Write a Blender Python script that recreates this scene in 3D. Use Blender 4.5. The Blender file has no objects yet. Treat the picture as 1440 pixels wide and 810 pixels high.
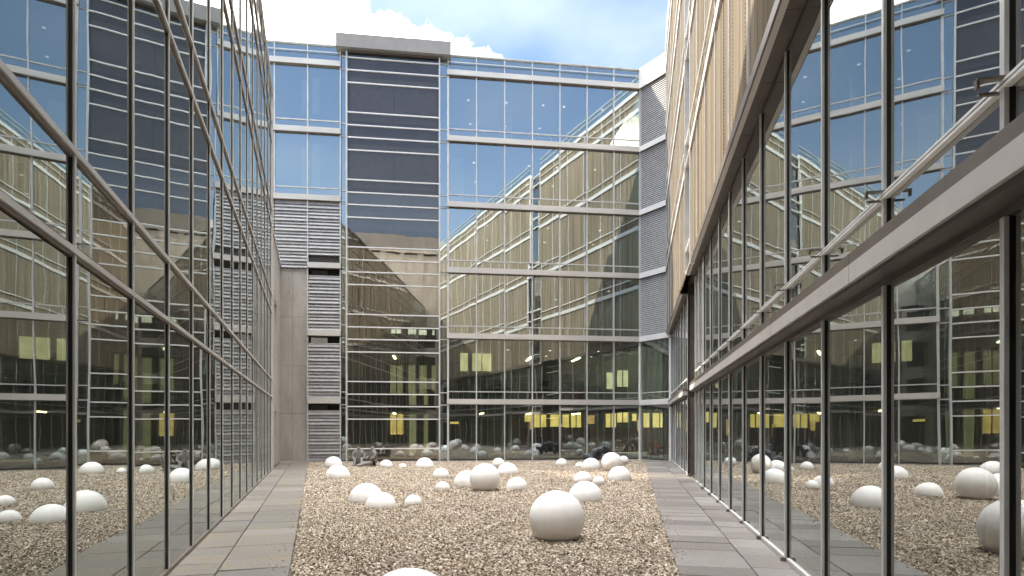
import bpy, math, random
from mathutils import Vector, Matrix
random.seed(7)
S = bpy.context.scene
COL = S.collection

# ------------------------------------------------------------------ camera
F = 850.0; EYE = 1.7; HOR = 602.0
cam = bpy.data.cameras.new('camera'); co = bpy.data.objects.new('camera', cam); COL.objects.link(co)
co.location = (0, 0, EYE); co.rotation_euler = (math.radians(90), 0, 0)
cam.sensor_width = 36; cam.lens = F/1440*36; cam.shift_y = (HOR-405)/1440
cam.clip_start = 0.05; cam.clip_end = 2000
S.camera = co

# ------------------------------------------------------------------ light
SUN_AZ = 287.0; SUN_EL = 39.5
W = bpy.data.worlds.new('World'); S.world = W; W.use_nodes = True
def build_world():
    nt = W.node_tree; N = nt.nodes; L = nt.links
    bg = N['Background']; bg.inputs[1].default_value = 0.085
    sky = N.new('ShaderNodeTexSky'); sky.sky_type = 'NISHITA'; sky.sun_disc = False
    sky.sun_elevation = math.radians(SUN_EL); sky.sun_rotation = math.radians(SUN_AZ)
    sky.air_density = 1.0; sky.dust_density = 0.8; sky.ozone_density = 3.0
    tc = N.new('ShaderNodeTexCoord'); sep = N.new('ShaderNodeSeparateXYZ'); L.new(tc.outputs['Generated'], sep.inputs[0])
    def M(op, a, b=None, c=None):
        m = N.new('ShaderNodeMath'); m.operation = op
        for i, v in enumerate((a, b, c)):
            if v is None: continue
            if isinstance(v, (int, float)): m.inputs[i].default_value = v
            else: L.new(v, m.inputs[i])
        return m.outputs[0]
    X, Y, Z = sep.outputs
    # cloud bank, north-west of the court: an azimuth/elevation field with torn edges
    az = M('ARCTAN2', X, Y)                       # 0 = north (+Y)
    hyp = M('SQRT', M('ADD', M('MULTIPLY', X, X), M('MULTIPLY', Y, Y)))
    el = M('ARCTAN2', Z, hyp)
    nz = N.new('ShaderNodeTexNoise'); nz.inputs['Scale'].default_value = 7.0; nz.inputs['Detail'].default_value = 9; nz.inputs['Roughness'].default_value = 0.6
    L.new(tc.outputs['Generated'], nz.inputs['Vector'])
    n2 = N.new('ShaderNodeTexNoise'); n2.inputs['Scale'].default_value = 2.2; n2.inputs['Detail'].default_value = 5
    mp = N.new('ShaderNodeMapping'); mp.inputs['Scale'].default_value = (1, 1, 2.2); L.new(tc.outputs['Generated'], mp.inputs[0]); L.new(mp.outputs[0], n2.inputs['Vector'])
    # edge: cloud where  -(az) > a line that rises with elevation
    d = M('SUBTRACT', M('MULTIPLY', az, -1.0), M('ADD', 0.115, M('MULTIPLY', M('SUBTRACT', el, 0.572), 3.0)))
    d = M('ADD', d, M('MULTIPLY', M('SUBTRACT', nz.outputs[0], 0.5), 0.42))
    mr = N.new('ShaderNodeMapRange'); mr.inputs[1].default_value = -0.012; mr.inputs[2].default_value = 0.05; L.new(d, mr.inputs[0])
    # the bank ends again well to the west
    m3 = N.new('ShaderNodeMapRange'); m3.inputs[1].default_value = -1.2; m3.inputs[2].default_value = -0.9; L.new(az, m3.inputs[0])
    bank = M('MULTIPLY', mr.outputs[0], m3.outputs[0])
    # thin high veil elsewhere, thicker to the north-east
    m4 = N.new('ShaderNodeMapRange'); m4.inputs[1].default_value = 0.42; m4.inputs[2].default_value = 0.72; L.new(n2.outputs[0], m4.inputs[0])
    m5 = N.new('ShaderNodeMapRange'); m5.inputs[1].default_value = 0.1; m5.inputs[2].default_value = 0.9; m5.inputs[3].default_value = 0.42; m5.inputs[4].default_value = 0.95; L.new(Y, m5.inputs[0])
    veil = M('ADD', M('MULTIPLY', m4.outputs[0], m5.outputs[0]), M('MULTIPLY', M('SUBTRACT', 0.9, m5.outputs[0]), 0.36))
    mx = N.new('ShaderNodeMix'); mx.data_type = 'RGBA'; mx.inputs['B'].default_value = (3.3, 3.85, 4.5, 1)
    L.new(veil, mx.inputs['Factor']); L.new(sky.outputs[0], mx.inputs['A'])
    cr = N.new('ShaderNodeMix'); cr.data_type = 'RGBA'; cr.inputs['A'].default_value = (16, 15.6, 15, 1); cr.inputs['B'].default_value = (34, 31.5, 27, 1)
    L.new(nz.outputs[0], cr.inputs['Factor'])
    mx2 = N.new('ShaderNodeMix'); mx2.data_type = 'RGBA'
    L.new(bank, mx2.inputs['Factor']); L.new(mx.outputs['Result'], mx2.inputs['A']); L.new(cr.outputs['Result'], mx2.inputs['B'])
    # unseen bright cloud added overhead to fill the court, above every line of sight
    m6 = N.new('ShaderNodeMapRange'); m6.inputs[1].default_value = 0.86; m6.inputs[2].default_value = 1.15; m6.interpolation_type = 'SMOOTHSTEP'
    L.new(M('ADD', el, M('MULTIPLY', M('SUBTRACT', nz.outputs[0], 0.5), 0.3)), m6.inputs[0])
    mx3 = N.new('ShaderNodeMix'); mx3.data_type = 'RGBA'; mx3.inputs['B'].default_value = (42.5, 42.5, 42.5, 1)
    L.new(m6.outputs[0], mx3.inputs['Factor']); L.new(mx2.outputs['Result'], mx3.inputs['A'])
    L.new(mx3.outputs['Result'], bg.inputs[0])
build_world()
sl = bpy.data.lights.new('sun', 'SUN'); sl.energy = 2.0; sl.angle = math.radians(0.5); sl.color = (1.0, 0.90, 0.76)
so = bpy.data.objects.new('sun', sl); COL.objects.link(so)
_a, _e = math.radians(SUN_AZ), math.radians(SUN_EL)
so.rotation_euler = Vector((math.cos(_e)*math.sin(_a), math.cos(_e)*math.cos(_a), math.sin(_e))).to_track_quat('Z', 'Y').to_euler()
so.location = (-40, 0, 60)
V = S.view_settings; V.view_transform = 'Standard'; V.look = 'None'; V.gamma = 1; V.exposure = 1.85; V.use_curve_mapping = False
cy = S.cycles
cy.use_denoising = True; cy.max_bounces = 12; cy.glossy_bounces = 8; cy.diffuse_bounces = 4; cy.transparent_max_bounces = 24
cy.transmission_bounces = 4; cy.sample_clamp_indirect = 4.0; cy.blur_glossy = 0.0
cy.use_adaptive_sampling = True; cy.adaptive_threshold = 0.01

# ------------------------------------------------------------------ tags
def tag(o, label=None, cat=None, group=None, kind=None):
    for k, v in (('label', label), ('category', cat), ('group', group), ('kind', kind)):
        if v: o[k] = v
    return o

# ------------------------------------------------------------------ materials
class NT:
    def __init__(s, name):
        s.m = bpy.data.materials.new(name); s.m.use_nodes = True
        s.t = s.m.node_tree; s.N = s.t.nodes; s.L = s.t.links
        s.b = s.N['Principled BSDF']; s.out = s.N['Material Output']
    def n(s, t, **k):
        x = s.N.new(t)
        for a, v in k.items():
            if a in x.inputs: x.inputs[a].default_value = v
            else: setattr(x, a, v)
        return x
    def l(s, a, b): s.L.new(a, b)
    def math(s, op, a, b=None):
        m = s.N.new('ShaderNodeMath'); m.operation = op
        for i, v in enumerate((a, b)):
            if v is None: continue
            if isinstance(v, (int, float)): m.inputs[i].default_value = v
            else: s.l(v, m.inputs[i])
        return m.outputs[0]
    def ramp(s, src, stops):
        r = s.N.new('ShaderNodeValToRGB'); e = r.color_ramp.elements
        while len(e) < len(stops): e.new(0.5)
        for i, (p, c) in enumerate(stops): e[i].position = p; e[i].color = (*c, 1)
        s.l(src, r.inputs[0]); return r.outputs[0]
    def coord(s, kind='Object', scale=(1, 1, 1)):
        tc = s.N.new('ShaderNodeTexCoord'); mp = s.N.new('ShaderNodeMapping'); mp.inputs['Scale'].default_value = scale
        s.l(tc.outputs[kind], mp.inputs[0]); return mp.outputs[0]
    def noise(s, vec, scale, detail=5, rough=0.55):
        x = s.n('ShaderNodeTexNoise', Scale=scale, Detail=detail, Roughness=rough); s.l(vec, x.inputs['Vector']); return x.outputs[0]
    def bump(s, h, strength, dist=0.01):
        b = s.n('ShaderNodeBump', Strength=strength, Distance=dist); s.l(h, b.inputs['Height']); s.l(b.outputs[0], s.b.inputs['Normal']); return b

def surf(name, col, rough=0.5, metal=0.0, var=0.18, nscale=3.0, stretch=(1, 1, 1), bump=0.0, spec=0.5):
    t = NT(name); t.b.inputs['Roughness'].default_value = rough; t.b.inputs['Metallic'].default_value = metal
    t.b.inputs['Specular IOR Level'].default_value = spec
    v = t.coord('Object', stretch); h = t.noise(v, nscale, 8, 0.65)
    lo = tuple(c*(1-var) for c in col); hi = tuple(min(1, c*(1+var)) for c in col)
    t.l(t.ramp(h, [(0.3, lo), (0.7, hi)]), t.b.inputs['Base Color'])
    rr = t.n('ShaderNodeMapRange'); rr.inputs[3].default_value = max(0, rough-0.1); rr.inputs[4].default_value = min(1, rough+0.12)
    t.l(h, rr.inputs[0]); t.l(rr.outputs[0], t.b.inputs['Roughness'])
    if bump:
        t.bump(t.noise(t.coord(), nscale*9, 4), bump, 0.004)
    return t.m

def glass(name, refl, rcol=(1, 1, 1), tcol=(0.5, 0.55, 0.52), wave=0.02, tilt=0.004):
    """coated facade glass: mirror share rising to grazing, the rest tinted see-through; slight roller waves per pane"""
    t = NT(name); t.N.remove(t.b)
    g = t.n('ShaderNodeBsdfGlossy', Roughness=0.0); g.inputs['Color'].default_value = (*rcol, 1)
    tr = t.n('ShaderNodeBsdfTransparent'); tr.inputs['Color'].default_value = (*tcol, 1)
    fr = t.n('ShaderNodeFresnel', IOR=1.5)
    a = t.math('MULTIPLY', fr.outputs[0], 1-refl); fac = t.math('ADD', a, refl); fac = t.math('MINIMUM', fac, 1.0)
    oi = t.n('ShaderNodeObjectInfo')
    tc = t.n('ShaderNodeTexCoord'); ad = t.n('ShaderNodeVectorMath', operation='ADD')
    cmb = t.n('ShaderNodeCombineXYZ'); r40 = t.math('MULTIPLY', oi.outputs['Random'], 57.0)
    for i in range(3): t.l(r40, cmb.inputs[i])
    t.l(tc.outputs['Object'], ad.inputs[0]); t.l(cmb.outputs[0], ad.inputs[1])
    nz = t.n('ShaderNodeTexNoise', Scale=0.9, Detail=1.5, Roughness=0.4); t.l(ad.outputs[0], nz.inputs['Vector'])
    bp = t.n('ShaderNodeBump', Strength=wave, Distance=0.25); t.l(nz.outputs[0], bp.inputs['Height'])
    # tiny tilt of every pane in its frame
    wn = t.n('ShaderNodeTexWhiteNoise', noise_dimensions='1D'); t.l(r40, wn.inputs['W'])
    sb = t.n('ShaderNodeVectorMath', operation='SUBTRACT'); t.l(wn.outputs['Color'], sb.inputs[0]); sb.inputs[1].default_value = (0.5, 0.5, 0.5)
    sc = t.n('ShaderNodeVectorMath', operation='SCALE'); sc.inputs['Scale'].default_value = tilt*2; t.l(sb.outputs[0], sc.inputs[0])
    a2 = t.n('ShaderNodeVectorMath', operation='ADD'); t.l(bp.outputs[0], a2.inputs[0]); t.l(sc.outputs[0], a2.inputs[1])
    nn = t.n('ShaderNodeVectorMath', operation='NORMALIZE'); t.l(a2.outputs[0], nn.inputs[0])
    t.l(nn.outputs[0], g.inputs['Normal'])
    mx = t.n('ShaderNodeMixShader'); t.l(fac, mx.inputs[0]); t.l(tr.outputs[0], mx.inputs[1]); t.l(g.outputs[0], mx.inputs[2])
    # a film of dust and dried rain, put in as haze to lift the blacks
    dv = t.n('ShaderNodeMapping'); dv.inputs['Scale'].default_value = (1, 1, 0.25); t.l(ad.outputs[0], dv.inputs[0])
    dn = t.n('ShaderNodeTexNoise', Scale=2.2, Detail=6, Roughness=0.65); t.l(dv.outputs[0], dn.inputs['Vector'])
    dr = t.n('ShaderNodeMapRange'); dr.inputs[1].default_value = 0.3; dr.inputs[2].default_value = 0.75; dr.inputs[3].default_value = 0.008; dr.inputs[4].default_value = 0.045; t.l(dn.outputs[0], dr.inputs[0])
    df = t.n('ShaderNodeBsdfDiffuse'); df.inputs['Color'].default_value = (0.55, 0.54, 0.51, 1)
    m2 = t.n('ShaderNodeMixShader'); t.l(dr.outputs[0], m2.inputs[0]); t.l(mx.outputs[0], m2.inputs[1]); t.l(df.outputs[0], m2.inputs[2])
    t.l(m2.outputs[0], t.out.inputs[0]); return t.m

def emit(name, col, st):
    t = NT(name); t.b.inputs['Base Color'].default_value = (0.3, 0.3, 0.3, 1)
    v = t.coord('Object'); h = t.noise(v, 1.7, 3)
    t.l(t.ramp(h, [(0.3, tuple(c*0.55 for c in col)), (0.65, col)]), t.b.inputs['Emission Color'])
    t.b.inputs['Emission Strength'].default_value = st; return t.m

M = {}
M['alu'] = surf('aluminium_frame', (0.60, 0.595, 0.585), 0.42, 0.15, 0.12, 2.0)
M['rail_white'] = surf('pale_coated_rail', (0.78, 0.78, 0.77), 0.45, 0, 0.06)
M['alu_dark'] = surf('bronze_anodised', (0.20, 0.165, 0.14), 0.42, 0.35, 0.2, 3.0)
M['black'] = surf('black_gasket', (0.012, 0.012, 0.013), 0.5, 0, 0.2)
M['band'] = surf('floor_band_metal', (0.60, 0.575, 0.54), 0.5, 0.1, 0.10, 1.4, (0.3, 1, 2))
M['white'] = surf('white_panel', (0.78, 0.76, 0.73), 0.5, 0, 0.05)
M['beam'] = surf('beam_panel', (0.56, 0.53, 0.505), 0.55, 0.1, 0.09, 2.4)
M['soffit'] = surf('soffit_metal', (0.10, 0.085, 0.075), 0.5, 0.2, 0.25, 2.0)
M['cap'] = surf('parapet_cladding', (0.27, 0.25, 0.235), 0.55, 0.1, 0.10, 1.2)
M['louver'] = surf('louver_blade', (0.37, 0.365, 0.365), 0.5, 0.2, 0.2, 4.0)
M['mesh'] = surf('dark_mesh_panel', (0.52, 0.51, 0.49), 0.5, 0.3, 0.25, 6.0)
M['gl_smoke2'] = glass('smoked_bay_glass_light', 0.13, (0.95, 0.92, 0.9), (0.6, 0.57, 0.55), 0.012, 0.002)
M['smokeblind'] = surf('grey_roller_blind', (0.30, 0.285, 0.275), 0.8, 0, 0.1)
M['smokeback'] = surf('grey_spandrel_board', (0.21, 0.20, 0.195), 0.8, 0, 0.15, 0.8)
M['dark'] = surf('dark_void', (0.03, 0.028, 0.026), 0.7, 0, 0.3)
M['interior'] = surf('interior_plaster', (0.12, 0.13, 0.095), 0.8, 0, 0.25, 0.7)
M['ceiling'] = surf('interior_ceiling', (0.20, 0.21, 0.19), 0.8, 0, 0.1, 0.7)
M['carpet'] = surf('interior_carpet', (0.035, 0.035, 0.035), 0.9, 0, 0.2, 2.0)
M['pale'] = surf('pale_blind', (0.62, 0.64, 0.64), 0.7, 0, 0.08)
M['orange'] = surf('orange_laminate', (0.50, 0.17, 0.05), 0.5, 0, 0.1)
M['red'] = surf('red_fabric', (0.35, 0.05, 0.035), 0.9, 0, 0.15)
M['wood'] = surf('brown_wood', (0.10, 0.055, 0.03), 0.5, 0, 0.3, 4, (1, 1, 0.1))
M['gl_back'] = glass('blue_facade_glass', 0.50, (0.84, 0.95, 0.98), (0.46, 0.52, 0.44), 0.008, 0.004)
M['gl_low'] = glass('clear_lower_glass', 0.25, (0.90, 0.98, 1.0), (0.55, 0.62, 0.48), 0.008, 0.004)
M['gl_tower'] = glass('clear_bay_glass', 0.30, (0.96, 0.92, 0.86), (0.46, 0.48, 0.40), 0.008, 0.002)
M['gl_smoke'] = glass('smoked_bay_glass', 0.06, (0.90, 0.90, 0.90), (0.74, 0.69, 0.66), 0.02, 0.002)
M['gl_left'] = glass('mirror_wing_glass', 0.50, (0.88, 0.93, 0.91), (0.36, 0.38, 0.35), 0.006, 0.005)
M['gl_right'] = glass('clear_wing_glass', 0.50, (0.94, 0.97, 0.95), (0.42, 0.43, 0.40), 0.005, 0.0035)
M['lit_yellow'] = emit('lit_window_yellow', (1.0, 0.74, 0.22), 0.48)
M['lit_amber'] = emit('lit_window_amber', (0.95, 0.58, 0.18), 0.28)
M['strip_warm'] = emit('strip_lamp_warm', (1.0, 0.80, 0.35), 9.0)
M['strip_cool'] = emit('strip_lamp_cool', (0.85, 1.0, 0.60), 6.0)
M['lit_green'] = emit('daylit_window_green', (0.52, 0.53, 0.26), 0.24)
M['lit_pale'] = emit('glow_panel_pale', (0.85, 0.80, 0.45), 0.36)
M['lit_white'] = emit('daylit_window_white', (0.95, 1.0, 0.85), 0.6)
M['lamp'] = emit('ceiling_lamp', (1.0, 0.95, 0.85), 0.8)

def concrete():
    t = NT('fair_faced_concrete'); v = t.coord('Object')
    big = t.noise(t.coord('Object', (1, 1, 0.35)), 1.3, 8, 0.65); fine = t.noise(v, 22, 6, 0.6)
    mixn = t.math('ADD', t.math('MULTIPLY', big, 0.75), t.math('MULTIPLY', fine, 0.25))
    c = t.ramp(mixn, [(0.32, (0.33, 0.305, 0.27)), (0.52, (0.44, 0.415, 0.375)), (0.68, (0.53, 0.50, 0.455))])
    t.l(c, t.b.inputs['Base Color']); t.b.inputs['Roughness'].default_value = 0.85
    t.bump(fine, 0.35, 0.01); return t.m
M['concrete'] = concrete()

def screen_mat():
    t = NT('bronze_pleated_mesh'); v = t.coord('Object')
    st = t.noise(t.coord('Object', (3, 3, 0.05)), 1.3, 6, 0.65)
    col = t.ramp(st, [(0.28, (0.12, 0.095, 0.066)), (0.48, (0.215, 0.176, 0.126)), (0.70, (0.33, 0.277, 0.205))])
    # perforation rows: columns of small holes
    sp = t.n('ShaderNodeSeparateXYZ'); t.l(v, sp.inputs[0])
    fx = t.math('FRACT', t.math('MULTIPLY', sp.outputs[0], 2.7)); fz = t.math('FRACT', t.math('MULTIPLY', sp.outputs[2], 14.0))
    hole = t.math('MULTIPLY', t.math('LESS_THAN', fx, 0.07), t.math('LESS_THAN', fz, 0.5))
    mx = t.n('ShaderNodeMix', data_type='RGBA'); t.l(hole, mx.inputs['Factor']); t.l(col, mx.inputs['A']); mx.inputs['B'].default_value = (0.06, 0.045, 0.03, 1)
    t.l(mx.outputs['Result'], t.b.inputs['Base Color']); t.b.inputs['Roughness'].default_value = 0.7; t.b.inputs['Specular IOR Level'].default_value = 0.15
    return t.m
M['screen'] = screen_mat()

def paver_mat(name, stops, stain):
    t = NT(name); g = t.n('ShaderNodeNewGeometry'); v = t.coord('Object')
    c = t.ramp(g.outputs['Random Per Island'], stops)
    n1 = t.noise(v, 2.2, 8, 0.7); n2 = t.noise(v, 30, 5, 0.6)
    mx = t.n('ShaderNodeMix', data_type='RGBA'); t.l(t.ramp(n1, [(0.5, (0, 0, 0)), (0.72, (1, 1, 1))]), mx.inputs['Factor']); t.l(c, mx.inputs['A']); mx.inputs['B'].default_value = (*stain, 1)
    m2 = t.n('ShaderNodeMix', data_type='RGBA', blend_type='MULTIPLY'); m2.inputs['Factor'].default_value = 0.7
    t.l(mx.outputs['Result'], m2.inputs['A']); t.l(t.ramp(n2, [(0.3, (0.62, 0.6, 0.58)), (0.7, (1.2, 1.2, 1.2))]), m2.inputs['B'])
    t.l(m2.outputs['Result'], t.b.inputs['Base Color']); t.b.inputs['Roughness'].default_value = 0.62
    t.bump(t.noise(v, 9, 7, 0.65), 0.5, 0.012); return t.m
M['pave_l'] = paver_mat('slate_paving', [(0.0, (0.13, 0.12, 0.108)), (0.4, (0.17, 0.155, 0.138)), (0.8, (0.185, 0.163, 0.135)), (1.0, (0.225, 0.208, 0.19))], (0.215, 0.165, 0.095))
M['pave_r'] = paver_mat('brown_slate_paving', [(0.0, (0.12, 0.105, 0.096)), (0.4, (0.165, 0.145, 0.132)), (0.7, (0.195, 0.175, 0.163)), (1.0, (0.25, 0.228, 0.21))], (0.165, 0.142, 0.12))
M['ground'] = surf('earth_ground', (0.16, 0.145, 0.125), 0.9, 0, 0.3, 1.5)

def gravel_base():
    t = NT('gravel_bed'); v = t.coord('Object')
    vo = t.n('ShaderNodeTexVoronoi', Scale=26.0); t.l(v, vo.inputs['Vector'])
    sp = t.n('ShaderNodeSeparateColor'); t.l(vo.outputs['Color'], sp.inputs[0])
    t.l(t.ramp(sp.outputs[0], [(0.0, (0.12, 0.09, 0.065)), (0.5, (0.26, 0.21, 0.16)), (1.0, (0.45, 0.39, 0.32))]), t.b.inputs['Base Color'])
    t.b.inputs['Roughness'].default_value = 0.9
    t.bump(t.math('SUBTRACT', 1.0, vo.outputs['Distance']), 0.8, 0.03); return t.m
M['gravel_bed'] = gravel_base()
def stone_mat():
    t = NT('gravel_stone'); a = t.n('ShaderNodeAttribute', attribute_type='INSTANCER', attribute_name='tint')
    c = t.ramp(a.outputs['Fac'], [(0.0, (0.07, 0.048, 0.034)), (0.22, (0.21, 0.15, 0.10)), (0.5, (0.36, 0.29, 0.215)), (0.78, (0.48, 0.41, 0.325)), (1.0, (0.70, 0.63, 0.54))])
    g = t.n('ShaderNodeNewGeometry'); pn = t.noise(g.outputs['Position'], 0.9, 6, 0.65)
    mx = t.n('ShaderNodeMix', data_type='RGBA', blend_type='MULTIPLY'); mx.inputs['Factor'].default_value = 1
    t.l(c, mx.inputs['A']); t.l(t.ramp(pn, [(0.3, (0.74, 0.72, 0.70)), (0.5, (1, 1, 1)), (0.7, (1.0, 0.97, 0.9))]), mx.inputs['B'])
    t.l(mx.outputs['Result'], t.b.inputs['Base Color']); t.b.inputs['Roughness'].default_value = 0.8; return t.m
M['stone'] = stone_mat()
M['stray'] = surf('stray_stone', (0.36, 0.30, 0.235), 0.85, 0, 0.4, 6)
def globe_mat():
    t = NT('white_globe'); v = t.coord('Object')
    n = t.noise(v, 6, 5, 0.6)
    g = t.n('ShaderNodeNewGeometry'); sp = t.n('ShaderNodeSeparateXYZ'); t.l(g.outputs['Position'], sp.inputs[0])
    c = t.ramp(n, [(0.3, (0.77, 0.74, 0.715)), (0.7, (0.83, 0.81, 0.79))])
    # rain splash of grit close to the gravel, ragged; and a few run marks
    hs = t.math('ADD', t.math('MULTIPLY', sp.outputs[2], 7.0), t.math('MULTIPLY', t.noise(g.outputs['Position'], 14, 5, 0.7), 0.9))
    k1 = t.ramp(hs, [(0.45, (1, 1, 1)), (0.95, (0, 0, 0))])
    st = t.noise(t.coord('Object', (1, 1, 0.2)), 5, 6, 0.7); k2 = t.ramp(st, [(0.60, (0, 0, 0)), (0.78, (0.3, 0.3, 0.3))])
    mx = t.n('ShaderNodeMix', data_type='RGBA'); t.l(t.math('MULTIPLY', k1, 0.45), mx.inputs['Factor']); t.l(c, mx.inputs['A']); mx.inputs['B'].default_value = (0.42, 0.34, 0.26, 1)
    m2 = t.n('ShaderNodeMix', data_type='RGBA'); t.l(k2, m2.inputs['Factor']); t.l(mx.outputs['Result'], m2.inputs['A']); m2.inputs['B'].default_value = (0.60, 0.56, 0.52, 1)
    t.l(m2.outputs['Result'], t.b.inputs['Base Color'])
    t.b.inputs['Roughness'].default_value = 0.6; t.b.inputs['Specular IOR Level'].default_value = 0.3
    t.b.inputs['Subsurface Weight'].default_value = 0.15; t.b.inputs['Subsurface Radius'].default_value = (0.06, 0.04, 0.03)
    return t.m
M['globe'] = globe_mat()
M['figure_dark'] = surf('dark_mottled_surface', (0.055, 0.06, 0.07), 0.6, 0.2, 0.7, 9, (1, 1, 1), 0.8)
M['stone_grey'] = surf('weathered_grey_stone', (0.20, 0.185, 0.17), 0.85, 0, 0.35, 9, (1, 1, 1), 0.8)

# ------------------------------------------------------------------ mesh helpers
class MB:
    def __init__(s): s.v = []; s.f = []; s.mi = []; s.mats = []
    def _m(s, m):
        if m not in s.mats: s.mats.append(m)
        return s.mats.index(m)
    def box(s, x0, x1, y0, y1, z0, z1, m='alu', bev=0):
        i = len(s.v); k = s._m(m)
        s.v += [(x, y, z) for z in (z0, z1) for y in (y0, y1) for x in (x0, x1)]
        s.f += [tuple(i+j for j in q) for q in ((0, 2, 3, 1), (4, 5, 7, 6), (0, 1, 5, 4), (2, 6, 7, 3), (0, 4, 6, 2), (1, 3, 7, 5))]
        s.mi += [k]*6; return s
    def quad(s, pts, m='alu'):
        i = len(s.v); s.v += list(pts); s.f.append(tuple(range(i, i+len(pts)))); s.mi.append(s._m(m)); return s
    def tube(s, a, b, r, m='alu', n=8):
        a, b = Vector(a), Vector(b); d = (b-a).normalized(); u = d.orthogonal().normalized(); w = d.cross(u); i = len(s.v); k = s._m(m)
        for p in (a, b):
            for j in range(n):
                t = 2*math.pi*j/n; s.v.append(tuple(p+(u*math.cos(t)+w*math.sin(t))*r))
        for j in range(n):
            s.f.append((i+j, i+(j+1) % n, i+n+(j+1) % n, i+n+j)); s.mi.append(k)
        s.f.append(tuple(i+j for j in reversed(range(n)))); s.f.append(tuple(i+n+j for j in range(n))); s.mi += [k, k]; return s
    def slat(s, x0, x1, y, z, depth, th, drop, m):
        """a tilted louver blade"""
        i = len(s.v); k = s._m(m)
        prof = [(y, z), (y, z+th), (y+depth, z+th+drop), (y+depth, z+drop)]
        for x in (x0, x1): s.v += [(x, p, q) for p, q in prof]
        s.f += [(i, i+4, i+5, i+1), (i+1, i+5, i+6, i+2), (i+2, i+6, i+7, i+3), (i+3, i+7, i+4, i), (i, i+1, i+2, i+3), (i+4, i+7, i+6, i+5)]
        s.mi += [k]*6; return s
    def mesh(s, name):
        me = bpy.data.meshes.new(name); me.from_pydata(s.v, [], s.f)
        for m in s.mats: me.materials.append(M[m])
        me.polygons.foreach_set('material_index', s.mi); me.update(); return me
    def build(s, name, parent=None, smooth=False):
        me = s.mesh(name)
        if smooth:
            me.polygons.foreach_set('use_smooth', [True]*len(me.polygons))
        o = bpy.data.objects.new(name, me); COL.objects.link(o)
        if parent: o.parent = parent
        return o
def B(name, parent, *a, m='alu'):
    return MB().box(*a, m=m).build(name, parent)
def pane(parent, x0, x1, y, z0, z1, m, name='window_pane'):
    return MB().quad([(x0, y, z0), (x1, y, z0), (x1, y, z1), (x0, y, z1)], m).build(name, parent)
def root(name, loc, rz, label, cat, group=None):
    o = bpy.data.objects.new(name, None); COL.objects.link(o); o.location = loc; o.rotation_euler = (0, 0, rz)
    o.empty_display_size = 0.3
    return tag(o, label, cat, group)

# the wall lines of the court (measured plan, metres; camera at the origin looking +Y)
def XL(y): return -1.733-0.327*y
def XR(y): return 1.96+0.202*y
BO = Vector((-3.36, 31.76)); BD = Vector((0.992, 0.128)).normalized(); BN = Vector((-BD.y, BD.x))
def s_at(px, off=0.0):       # position along the back facade seen at column px of the survey photo
    t = (px-720)/F; o = BO+BN*off
    return (t*o.y-o.x)/(BD.x-t*BD.y)
def z_at(px, py, off=0.0):
    o = BO+BN*off+BD*s_at(px, off)
    return EYE+(HOR-py)*o.y/F
FL = [2.93, 6.38, 9.83, 13.28, 16.73, 20.18]; TOP = 21.3

# ------------------------------------------------------------------ ground
g = B('ground', None, -150, 150, -150, 250, -0.6, -0.05, m='ground'); tag(g, 'earth ground around the office court', 'ground', kind='structure')
def slab_rows(name, line, sign, y0, y1, rows, mat, label):
    """paving along a wing: rows = list of (offset in X, offset out, slab length)"""
    mb = MB(); k = 0.327 if sign < 0 else -0.202
    d = Vector((-0.327, 1)).normalized() if sign < 0 else Vector((0.202, 1)).normalized()
    n = Vector((d.y, -d.x)) if sign < 0 else Vector((-d.y, d.x))
    p0 = Vector((line(0), 0)); kk = mb._m(mat)
    for (a, b, ln) in rows:
        s = y0
        while s < y1:
            l = ln*random.uniform(0.82, 1.2); e = min(s+l, y1); gp = 0.006+random.random()*0.006; h = random.uniform(-0.004, 0.005)
            q = [p0+d*(s+gp)+n*(a+0.006), p0+d*(e-gp)+n*(a+0.006), p0+d*(e-gp)+n*(b-0.006), p0+d*(s+gp)+n*(b-0.006)]
            i = len(mb.v); bv = 0.006
            c = sum(q, Vector((0, 0)))/4
            tw = [random.uniform(-0.003, 0.003) for _ in range(4)]
            mb.v += [(p.x, p.y, -0.05) for p in q]+[(p.x, p.y, h-bv) for p in q]
            mb.v += [((p+(c-p).normalized()*bv*1.4).x, (p+(c-p).normalized()*bv*1.4).y, h+t) for p, t in zip(q, tw)]
            for r in (0, 4):
                for j in range(4): mb.f.append((i+r+j, i+r+(j+1) % 4, i+r+4+(j+1) % 4, i+r+4+j)); mb.mi.append(kk)
            mb.f.append((i+8, i+9, i+10, i+11)); mb.mi.append(kk)
            s = e
    o = mb.build(name); tag(o, label, 'path', kind='structure'); return o
slab_rows('path', XL, -1, -4.2, 31.9, [(0.03, 0.55, 0.62), (0.55, 1.37, 0.78)], 'pave_l', 'grey and yellowish slate path beside the mirrored left wing')
slab_rows('path', XR, 1, -3.6, 33.4, [(0.03, 0.52, 0.62), (0.52, 1.41, 0.52)], 'pave_r', 'brown slate path beside the right wing')
# strip of paving under the back facade
def strip():
    mb = MB(); kk = mb._m('pave_r'); s = s_at(433)-0.2
    while s < 10.2:
        e = s+random.uniform(0.7, 1.0)
        for (a, b) in ((-0.75, -0.02),):
            q = [BO+BD*(s+.01)+BN*a, BO+BD*(e-.01)+BN*a, BO+BD*(e-.01)+BN*b, BO+BD*(s+.01)+BN*b]
            i = len(mb.v); mb.v += [(p.x, p.y, -0.05) for p in q]+[(p.x, p.y, 0.004) for p in q]
            for j in range(4): mb.f.append((i+j, i+(j+1) % 4, i+4+(j+1) % 4, i+4+j)); mb.mi.append(kk)
            mb.f.append((i+4, i+5, i+6, i+7)); mb.mi.append(kk)
        s = e
    tag(mb.build('pavement'), 'narrow paved strip at the foot of the back facade', 'paving', kind='structure')
strip()
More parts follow.
